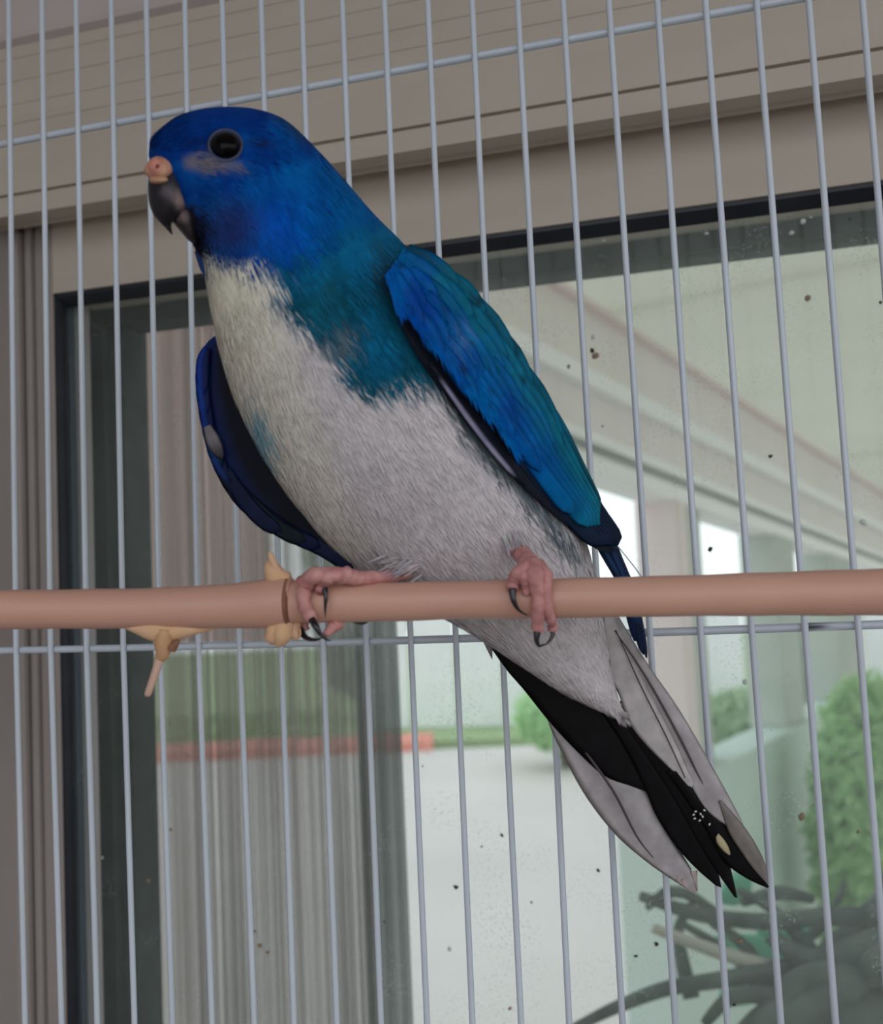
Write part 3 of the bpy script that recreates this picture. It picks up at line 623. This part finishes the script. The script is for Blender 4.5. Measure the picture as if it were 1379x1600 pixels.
# ---- wings
M['vane'] = mat('feather_vane', rough=.5, attr=True, attrib_noise=.18, nscale=260, bump=.2, bscale=500, spec=.07, bdist=.0002)
def wingsurf(O, I, zO, zI, pw):
    n = 60; Oc, Ic = crom(O, n), crom(I, n); zo, zi = crom([[q] for q in zO], n)[:, 0], crom([[q] for q in zI], n)[:, 0]
    def f(s, t, off=0.0):
        s = max(0, min(1, s)) * (n - 1); i = min(int(s), n - 2); a = s - i
        o = Oc[i] * (1 - a) + Oc[i + 1] * a; c = Ic[i] * (1 - a) + Ic[i + 1] * a; zz = (zo[i] * (1 - a) + zo[i + 1] * a) * t ** pw + (zi[i] * (1 - a) + zi[i + 1] * a) * (1 - t ** pw)
        p = c * (1 - t) + o * t; return np.array([p[0], p[1], zz - off])
    return f
def wing_base(f, th, name, col, parent):
    G = []; cs = []; n, m = 60, 20
    for i in range(n):
        row = []
        for q in range(2 * m - 2):
            t = (q if q < m else 2 * m - 2 - q) / (m - 1); back = q >= m
            p = f(i / (n - 1), t); e = math.sin(math.pi * t) ** .5 * math.sin(math.pi * (.02 + .96 * i / (n - 1))) ** .5
            row.append(at(p[0], p[1], p[2] + (th * e if back else 0))); cs.append(col(i / (n - 1), t))
        G.append(row)
    return MB().grid(G, True, True, cs).build(name, M['vane'], parent)
def wfeather(f, s0, s1, t0, t1, w, off, col, parent, name, tip=.75, n=12, m=6, tipdrop=0):
    G = []; cs = []
    A = [f(s0 + (s1 - s0) * k / (n - 1), t0 + (t1 - t0) * k / (n - 1), off) for k in range(n)]; A = np.array(A)
    T = np.gradient(A[:, :2], axis=0); T /= np.linalg.norm(T, axis=1)[:, None] + 1e-9
    js = list(range(m)) + list(range(m - 2, 0, -1))
    for k in range(n):
        u = k / (n - 1); ww = w * (.55 + .45 * min(1, u / .35)) * (math.sqrt(max(0.02, 1 - ((u - tip) / (1 - tip)) ** 2)) if u > tip else 1); row = []
        for q, j in enumerate(js):
            x = 2 * j / (m - 1) - 1; P_ = A[k, :2] + np.array([-T[k, 1], T[k, 0]]) * x * ww / 2; th = (1 - x * x) ** .7 * .00016
            row.append(at(P_[0], P_[1], A[k, 2] - (th if q < m else -th * .3) - .0001 * u + .00012 * x)); cs.append(col(u, x))
        G.append(row)
    return MB().grid(G, True, True, cs).build(name, M['vane'], parent)
# near wing (right side of the picture)
WO = [(632,384),(690,414),(740,457),(785,514),(820,571),(852,623),(882,683),(908,741),(932,790),(955,826),(966,851)]
WI = [(600,432),(622,500),(655,562),(702,627),(744,682),(785,730),(827,772),(867,807),(903,838),(935,860),(958,863)]
zO = [.2235,.2245,.2250,.2258,.2268,.2280,.2295,.2310,.2325,.2335,.2340]
zI = []
for (a, b) in WI:
    q = front(a, b, .232); zI.append(min(q, .232) - .0016)
for k in range(len(zI)): zI[k] = min(zI[k], zO[k] - .0005)
print('WING zI', [round(q, 4) for q in zI])
fw_ = wingsurf(WO, WI, zO, zI, 1.7)
BLK = (.010, .012, .022)
wing = wing_base(fw_, .0045, 'wing', lambda s, t: BLK if t < .45 else (.008, .03, .06), bird)
wing['label'] = 'blue folded wing on the right side of the picture'
jit = lambda c, k=.15: tuple(max(0, v * (1 + rng.uniform(-k, k))) for v in c)
# primaries, dark, tips beyond the coverts
for k in range(7):
    t = .25 + k * .11
    wfeather(fw_, .50 + k * .01, .90 + k * .016, t, .25 + k * .1, 30, .0008 + k * .0001, (lambda c: lambda u, x: c)(jit((.010, .018, .04))), wing, 'primary_feather', .8)
# lilac-edged outer feather and black strip
wfeather(fw_, .22, .58, .08, .05, 12, .0016, lambda u, x: mixc((.30, .28, .42), BLK, sm(x + .2, .4) if abs(u - .45) > .0 else 0) if .1 < u < .85 else BLK, wing, 'edge_feather', .7)
# colour of the near wing over its length s and width t (0 = belly side, 1 = back edge)
def wcol(s, t, px, py, r=0.0):
    n = fbm(px, py, .035, 6); n2 = fbm(px, py, .07, 3)
    c = mixc((.0, .075, .36), (.0, .15, .46), max(0, min(1, .45 + .8 * n)))
    c = mixc(c, (.0, .045, .36), .8 * sm(math.hypot(px - 640, (py - 470) * .8) - 26, 24))
    c = mixc(c, (.10, .17, .36), .7 * sm(math.hypot(px - 715, (py - 530) * .8) - 12, 18))
    c = mixc(c, (.0, .16, .34), max(0, min(1, (s - .48) * 3)) * (.4 + .4 * t))
    c = mixc(c, (.006, .19, .25), .75 * max(0, min(1, (t - .52) * 4 + n2 * .5)) * (1 if s > .1 else .4))
    c = mixc(c, (.006, .05, .055), .8 * sm(.93 - t + .05 * n, .07))
    c = mixc(c, (.012, .26, .36), .6 * sm(.76 - s, .08) * (t < .85))
    if n2 > .35 and s < .45: c = mixc(c, (.004, .02, .05), min(.8, (n2 - .35) * 3))
    return tuple(max(0, v * (1 + r)) for v in c)
def wf2(s0, s1, t0, t1, w, off, tip, name, n=12, m=6, dark=.35):
    r = rng.uniform(-.13, .13)
    def cf(u, x):
        s = s0 + (s1 - s0) * u; t = t0 + (t1 - t0) * u + x * .04; p = fw_(s, max(0, min(1, t)))
        c = wcol(s, t, p[0], p[1], r)
        return mixc(c, (.002, .012, .04), dark * sm(.72 - abs(x), .2) * (x > 0) + dark * .6 * sm(.10 - abs(x) * 8, .4))
    return wfeather(fw_, s0, s1, t0, t1, w, off, cf, wing, name, tip, n, m)
for k in range(8):
    t0 = .40 + k * .078; t1 = .32 + k * .095
    wf2(.36 + k * .01, .845 - abs(k - 4) * .010 - (.06 if k == 0 else 0), t0, t1, 27, .0022 - k * .00004, .86, 'secondary_feather', 16, 8)
for row, (sA, ln, w_, off, n_) in enumerate(((.38, .22, 30, .0026, 7), (.29, .17, 30, .0029, 7), (.20, .15, 30, .0032, 7), (.11, .13, 30, .0034, 6), (.03, .12, 30, .0036, 5))):
    for k in range(n_):
        t = (.30 if row > 1 else .40) + k * (.66 if row > 1 else .56) / (n_ - 1); t = min(t, .96)
        wf2(max(0, sA + rng.uniform(-.03, .03)), sA + ln + rng.uniform(-.03, .03), t, t - .04, w_, off + k * .00003, .5, 'covert_feather', 9, 5, .25)
# fine barbs over the shoulder coverts
wp = MB()
for k in range(4200):
    s_ = .50 * rng.rand() ** .9; t = rng.uniform(.16 + .10 * min(1, s_ * 3), .97) if s_ > .08 else rng.uniform(.05, .97)
    p0 = fw_(s_, t, .0036 - .0012 * max(0, (s_ - .3) * 4)); p1 = fw_(s_ + rng.uniform(.025, .055), t - .02 + rng.normal() * .03, .0038 - .0012 * max(0, (s_ - .3) * 4) + rng.uniform(0, .0003))
    T_ = p1[:2] - p0[:2]; T_ /= np.linalg.norm(T_) + 1e-9; N_ = np.array([-T_[1], T_[0]]) * rng.uniform(.8, 1.7); mid = (p0 + p1) / 2
    c = wcol(s_, t, p0[0] + rng.normal() * 6, p0[1] + rng.normal() * 6, rng.uniform(-.2, .2))
    wp.add([at(p0[0] - N_[0], p0[1] - N_[1], p0[2]), at(p0[0] + N_[0], p0[1] + N_[1], p0[2]), at(mid[0] + N_[0], mid[1] + N_[1], mid[2] - .0002), at(mid[0] - N_[0], mid[1] - N_[1], mid[2] - .0002), at(*p1)], [(0, 1, 2, 3), (3, 2, 4)], [c] * 5)
q_ = wp.build('plumage', M['plume'], wing); q_['kind'] = 'stuff'
# long flight feathers reaching behind the perch
LF = [([(905,800),(935,862),(965,915),(985,970),(996,1010),(1003,1022)], [(930,800),(962,862),(990,915),(1003,965),(1008,1000),(1006,1024)], .2345, .2400),
      ([(915,810),(945,868),(968,918),(978,965),(985,990),(990,1002)], [(940,800),(966,862),(982,905),(994,955),(1000,985),(994,1002)], .2350, .2395),
      ([(925,815),(950,865),(972,915),(992,970),(1003,1010),(1008,1027)], [(950,815),(972,870),(994,925),(1005,975),(1011,1010),(1011,1029)], .2338, .2405)]
for a, b, z0_, z1_ in LF:
    c = jit((.012, .022, .06)); vane_px(a, b, z0_, z1_, .0009, M['vane'], 'primary_feather', wing, 20, 6, .0004, (lambda c: lambda t, u, p: mixc(c, (.03, .09, .22), .7 * sm(abs(u - .45) - .12, .1) * (t < .6)))(c))
vane_px([(962,852),(980,874),(1000,900),(1008,912)], [(964,851),(982,873),(1002,899),(1009,911)], .2335, .236, .0003, M['vane'], 'filament', wing, 10, 4, 0, lambda t, u, p: (.5, .55, .65))
# far wing (left side of the picture), dark
VO = [(338,523),(322,537),(310,562),(307,605),(313,655),(323,703),(340,745),(362,778),(392,808),(432,830),(474,846),(520,869),(548,888)]
VI = [(342,532),(360,556),(372,600),(388,640),(405,690),(430,735),(462,780),(492,818),(520,845),(535,860),(545,872),(551,884),(553,889)]
fv = wingsurf(VO, VI, [.2300] * 13, [.2290] * 13, 1.0)
def vcol(s, t):
    c = (.006, .007, .014); c = mixc(c, (.006, .02, .13), max(0, min(1, (t - .45) * 1.8)) * sm(s - .62, .12)); return c
wing2 = wing_base(fv, .0045, 'wing', vcol, bird); wing2['label'] = 'dark drooping wing on the left side of the picture'
for k in range(9):
    s0_ = .10 + k * .05; t = .85 - k * .04; c = jit((.010, .035, .22) if k < 6 else (.008, .012, .04), .3)
    wfeather(fv, s0_, s0_ + .16, .90, .86, 22, .0009 - k * .00005, (lambda c: lambda u, x: mixc(c, (.004, .005, .012), sm(x - .2, .4) * .8))(c), wing2, 'covert_feather', .6, n=9, m=5)
wfeather(fv, .345, .43, .90, .80, 22, .0014, lambda u, x: mixc((.20, .18, .20), (.01, .01, .02), .8 * sm(-(u - .6), .3)), wing2, 'covert_feather', .5, n=9, m=5)['label'] = 'greyish patch feather'
for k, (a, b) in enumerate(((.66, .735), (.72, .80), (.76, .835), (.82, .99))):
    wfeather(fv, a - .2, b, .8 - k * .06, .86 - k * .11, 26, .0007 - k * .0002, (lambda c: lambda u, x: c)(jit((.008, .011, .03), .4)), wing2, 'primary_feather', .8)

# ---- tail feathers (seen from below)
GW = (.37, .335, .345); BK = (.007, .006, .007); WT = (.46, .42, .42)
def tail(a, b, z0_, z1_, c, lab=None, shaft=None, cf=None):
    o = vane_px(a, b, z0_, z1_, .0005, M['vane'], 'tail_feather', bird, 28, 8, .0003, cf or (lambda t, u, p: tuple(v * (1 + .08 * math.sin(u * 37 + t * 3)) for v in c)))
    if lab: o['label'] = lab
    if shaft:
        P, Rr = pxtube(shaft, n=20); MB().tube(P, Rr, 6).build('shaft', M['shaft'], o)
    return o
M['shaft'] = mat('feather_shaft', (.06, .045, .05), .5)
tail([(845,1088),(858,1134),(882,1185),(915,1245),(960,1303),(1010,1347),(1058,1380),(1084,1396)], [(872,1090),(905,1140),(960,1180),(1010,1232),(1040,1290),(1062,1330),(1080,1360),(1089,1392)], .2434, .2452, GW, 'greyish white lower tail feather',
     [(914,1176,.2408,1.2),(924,1188,.2408,2.2),(960,1240,.2415,2.4),(994,1306,.2422,1.8),(1020,1340,.243,.8)])
tail([(840,1080),(865,1128),(905,1190),(960,1262),(1005,1310),(1045,1348),(1072,1366)], [(860,1080),(925,1150),(985,1200),(1022,1255),(1048,1305),(1066,1335),(1080,1358)], .2442, .2459, (.36, .33, .35), 'greyish tail feather with frayed end')
for q in ((1083,1372,1089,1392),(1060,1378,1082,1394),(1068,1384,1087,1398),(1050,1352,1062,1385)):
    vane_px([(q[0]-5,q[1]-10),(q[0]-2,q[1]),(q[2],q[3])],[(q[0]+6,q[1]-12),(q[0]+6,q[1]),(q[2]+1,q[3])], .2445, .245, .0005, M['vane'], 'frayed_tip', bird, 8, 5, 0, lambda t, u, p: (.40, .32, .31))
tail([(760,1003),(792,1048),(818,1078),(858,1128),(905,1178),(945,1213),(985,1228),(1006,1236)], [(800,1010),(860,1058),(920,1092),(962,1108),(988,1142),(1003,1180),(1011,1215),(1013,1237)], .2422, .2437, BK, 'broad black tail feather')
tail([(925,1095),(965,1150),(1000,1215),(1025,1275),(1058,1325),(1088,1358),(1118,1384)], [(965,1095),(1000,1150),(1035,1200),(1070,1250),(1100,1310),(1118,1350),(1127,1387)], .2418, .2440, BK, 'black middle tail feather')
tail([(945,1095),(998,1170),(1045,1240),(1085,1310),(1118,1360),(1147,1402)], [(990,1095),(1050,1183),(1088,1230),(1114,1270),(1134,1330),(1144,1368),(1152,1403)], .2415, .2438, BK, 'black middle tail feather')
tail([(1040,1205),(1072,1250),(1102,1295),(1130,1345),(1165,1372),(1199,1388)], [(1065,1205),(1090,1240),(1114,1265),(1144,1300),(1172,1337),(1201,1385)], .2412, .2432, BK, 'black tail feather with pointed end')
tail([(1122,1252),(1138,1300),(1158,1332),(1178,1360),(1198,1381)], [(1126,1250),(1158,1286),(1180,1318),(1196,1353),(1200,1384)], .2408, .2425, (.20, .175, .165), 'beige grey pointed tail feather tip')
tail([(925,925),(943,1040),(966,1085),(980,1125),(1008,1163),(1045,1200),(1070,1226),(1078,1229)], [(942,925),(992,1030),(1018,1085),(1042,1130),(1062,1170),(1076,1205),(1083,1220),(1081,1231)], .2402, .2415, WT, 'white tail feather',
     [(962,985,.2390,1),(1000,1070,.2392,1.2),(1040,1150,.2398,1.2),(1070,1215,.2405,.8)])
tail([(936,925),(980,1040),(1020,1110),(1058,1180),(1088,1250),(1120,1281),(1150,1297)], [(944,925),(1007,1030),(1062,1110),(1117,1205),(1146,1258),(1159,1283),(1162,1293)], .2406, .2420, GW, 'greyish white upper tail feather',
     [(960,985,.2392,1),(1010,1060,.2395,1.8),(1060,1150,.24,2.0),(1095,1220,.241,1.4),(1120,1262,.2415,.6)])
None and tail([(1090,1258),(1112,1268),(1135,1285),(1150,1300)], [(1110,1235),(1135,1255),(1155,1280),(1160,1296)], .2406, .2416, (.34, .31, .31), 'grey tail feather end')
vane_px([(1118,1308),(1120,1318),(1130,1330),(1138,1336)], [(1122,1302),(1131,1312),(1138,1324),(1141,1335)], .2398, .2405, .0005, M['vane'], 'yellow_fleck', bird, 8, 5, 0, lambda t, u, p: (.42, .36, .22))
for a, b in ((1086,1268),(1094,1272),(1085,1279),(1092,1282),(1101,1266),(1098,1276),(1109,1288),(1083,1273)):
    ell(a + rng.uniform(-1, 1), b, .2402, 1.6, 2.4, .0002, 'white_fleck', M['speck_white'], bird, 6, 8, rng.uniform(0, 3))
vane_px([(752,995),(757,1008),(764,1022),(768,1030)], [(770,998),(770,1008),(769,1018),(769,1030)], .2405, .241, .0006, M['vane'], 'under_tail_tuft', bird, 8, 5, 0, lambda t, u, p: mixc((.4, .35, .35), (.06, .04, .05), t))

# ---- feet
M['skin'] = mat('pink_scaly_skin', lin(176, 112, 112), .5, lin(205, 150, 145), 380, bump=.8, bscale=700, spec=.4, bdist=.0003)
M['claw'] = mat('black_claw', (.008, .008, .012), .22, spec=.6)
def pf_(x, y, k=1.0, out=.0012):     # point lying on the perch front at pixel (x,y)
    r = prr(x) + out; dy = (y - pcy(x)) / F * pz(x); q = r * r - dy * dy; return pz(x) - math.sqrt(max(q, 0)) 
def toe(pts, w, parent, name='toe'):
    A = crom([(a, b, c) for a, b, c in pts], 26); W_ = np.interp(np.linspace(0, 1, 26), np.linspace(0, 1, len(w)), w)
    W_ = [q * (1 + .10 * math.sin(i * 1.5)) for i, q in enumerate(W_)]
    P = [at(*a) for a in A]; mb.tube(P, [q / F * a[2] for q, a in zip(W_, A)], 12)
def claw(pts, w, parent):
    A = crom(pts, 16); W_ = np.linspace(w, .5, 16) * (1 - .0); MB().tube([at(*a) for a in A], [q / F * a[2] for q, a in zip(W_, A)], 10).build('claw', M['claw'], parent)
# left-hand foot
mb = MB()
toe([(640,893,.224),(600,902,.217),(560,903,.2135),(525,900,.2115),(500,903,.2105)], [10,11,12,13,13], None)
toe([(520,900,.2115),(492,899,.2100),(478,915,pf_(478,915)),(474,938,pf_(474,938)),(480,955,pf_(480,955)),(488,968,pf_(488,966))], [14,13,13,11,11,10], None)
toe([(545,897,.2125),(515,900,.2100),(503,912,pf_(503,912)),(503,925,pf_(503,925))], [12,12,12,9], None)
toe([(510,905,.2110),(480,905,.2150),(466,920,.2180),(468,955,.2195),(478,985,.2190)], [12,11,9,8,7], None)
toe([(530,975,.2160),(520,980,.2140),(508,992,.2125)], [9,9,5], None)
foot = mb.build('foot', M['skin'], bird)
claw([(486,966,pf_(486,964)-.0006),(493,978,.2095),(500,990,.2095),(510,999,.2098),(517,1001,.2102)], 6.5, foot)
claw([(507,918,pf_(507,918)-.0006),(509,932,pf_(509,932)-.0006),(508,948,pf_(508,948)-.0004),(508,965,pf_(508,965)+.0002)], 5.5, foot)
claw([(470,984,.2185),(475,994,.2170),(485,999,.2155),(497,999,.214),(506,994,.213)], 6, foot)
claw([(575,968,.2175),(566,974,.216),(552,973,.2155)], 4.5, foot)
# right-hand foot
mb = MB()
toe([(796,832,.2360),(808,856,.2215),(824,876,.2135),(838,890,.2095)], [7,13,15,15], None)
toe([(830,880,.2110),(812,893,.2075),(803,908,pf_(803,908)),(800,922,pf_(800,922))], [12,12,11,9], None)
toe([(832,882,.2105),(836,900,.2068),(840,925,pf_(840,925)),(841,950,pf_(841,950)),(839,972,.2095),(841,986,.2105)], [14,14,12,11,10,9], None)
toe([(838,884,.2115),(852,898,.2080),(853,925,pf_(853,925)),(856,955,pf_(856,952)+.0005),(863,975,.2120),(862,986,.2125)], [13,11,9,9,8,8], None)
toe([(820,880,.2120),(817,898,.2070),(822,915,pf_(822,915)),(822,930,pf_(822,930)+.0006)], [11,9,8,6], None)
foot2 = mb.build('foot', M['skin'], bird)
claw([(800,920,pf_(800,920)-.0007),(802,938,pf_(802,938)-.0008),(810,953,pf_(810,953)-.0006),(824,962,pf_(822,958))], 6.5, foot2)
claw([(840,984,.2100),(838,998,.2098),(842,1009,.2100),(852,1006,.2110)], 6.5, foot2)
claw([(862,982,.2122),(863,992,.2120),(857,1003,.2115),(848,1009,.211)], 5, foot2)
lf = MB()
def tuft(n, x0, y0, z0, dx, dy, dz, sx_, sy_, col):
    for k in range(n):
        e = rng.uniform(.6, 1.2); a = np.array([x0 + rng.normal() * sx_, y0 + rng.normal() * sy_]); d = np.array([dx + rng.normal() * 5, dy + rng.normal() * 5]) * e
        w = np.array([-d[1], d[0]]) / np.linalg.norm(d) * rng.uniform(.9, 1.5); z1 = z0 + dz * e; c = tuple(v * rng.uniform(.85, 1.05) for v in col); m_ = a + d * .6; zm = (z0 + z1) / 2 - .0004
        lf.add([at(*(a - w), z0), at(*(a + w), z0), at(*(m_ + w), zm), at(*(m_ - w), zm), at(*(a + d), z1)], [(0, 1, 2, 3), (3, 2, 4)], [c] * 5)
tuft(90, 800, 832, front(800, 835) + .0006, 10, 26, -.0050, 9, 5, C_WHITE)
tuft(90, 640, 880, front(640, 880) + .0004, -30, 14, -.0060, 12, 6, C_PINKW)
q_ = lf.build('leg_plumage', M['plume'], bird); q_['kind'] = 'stuff'
print('tris', sum(len(m.polygons) for m in bpy.data.meshes))
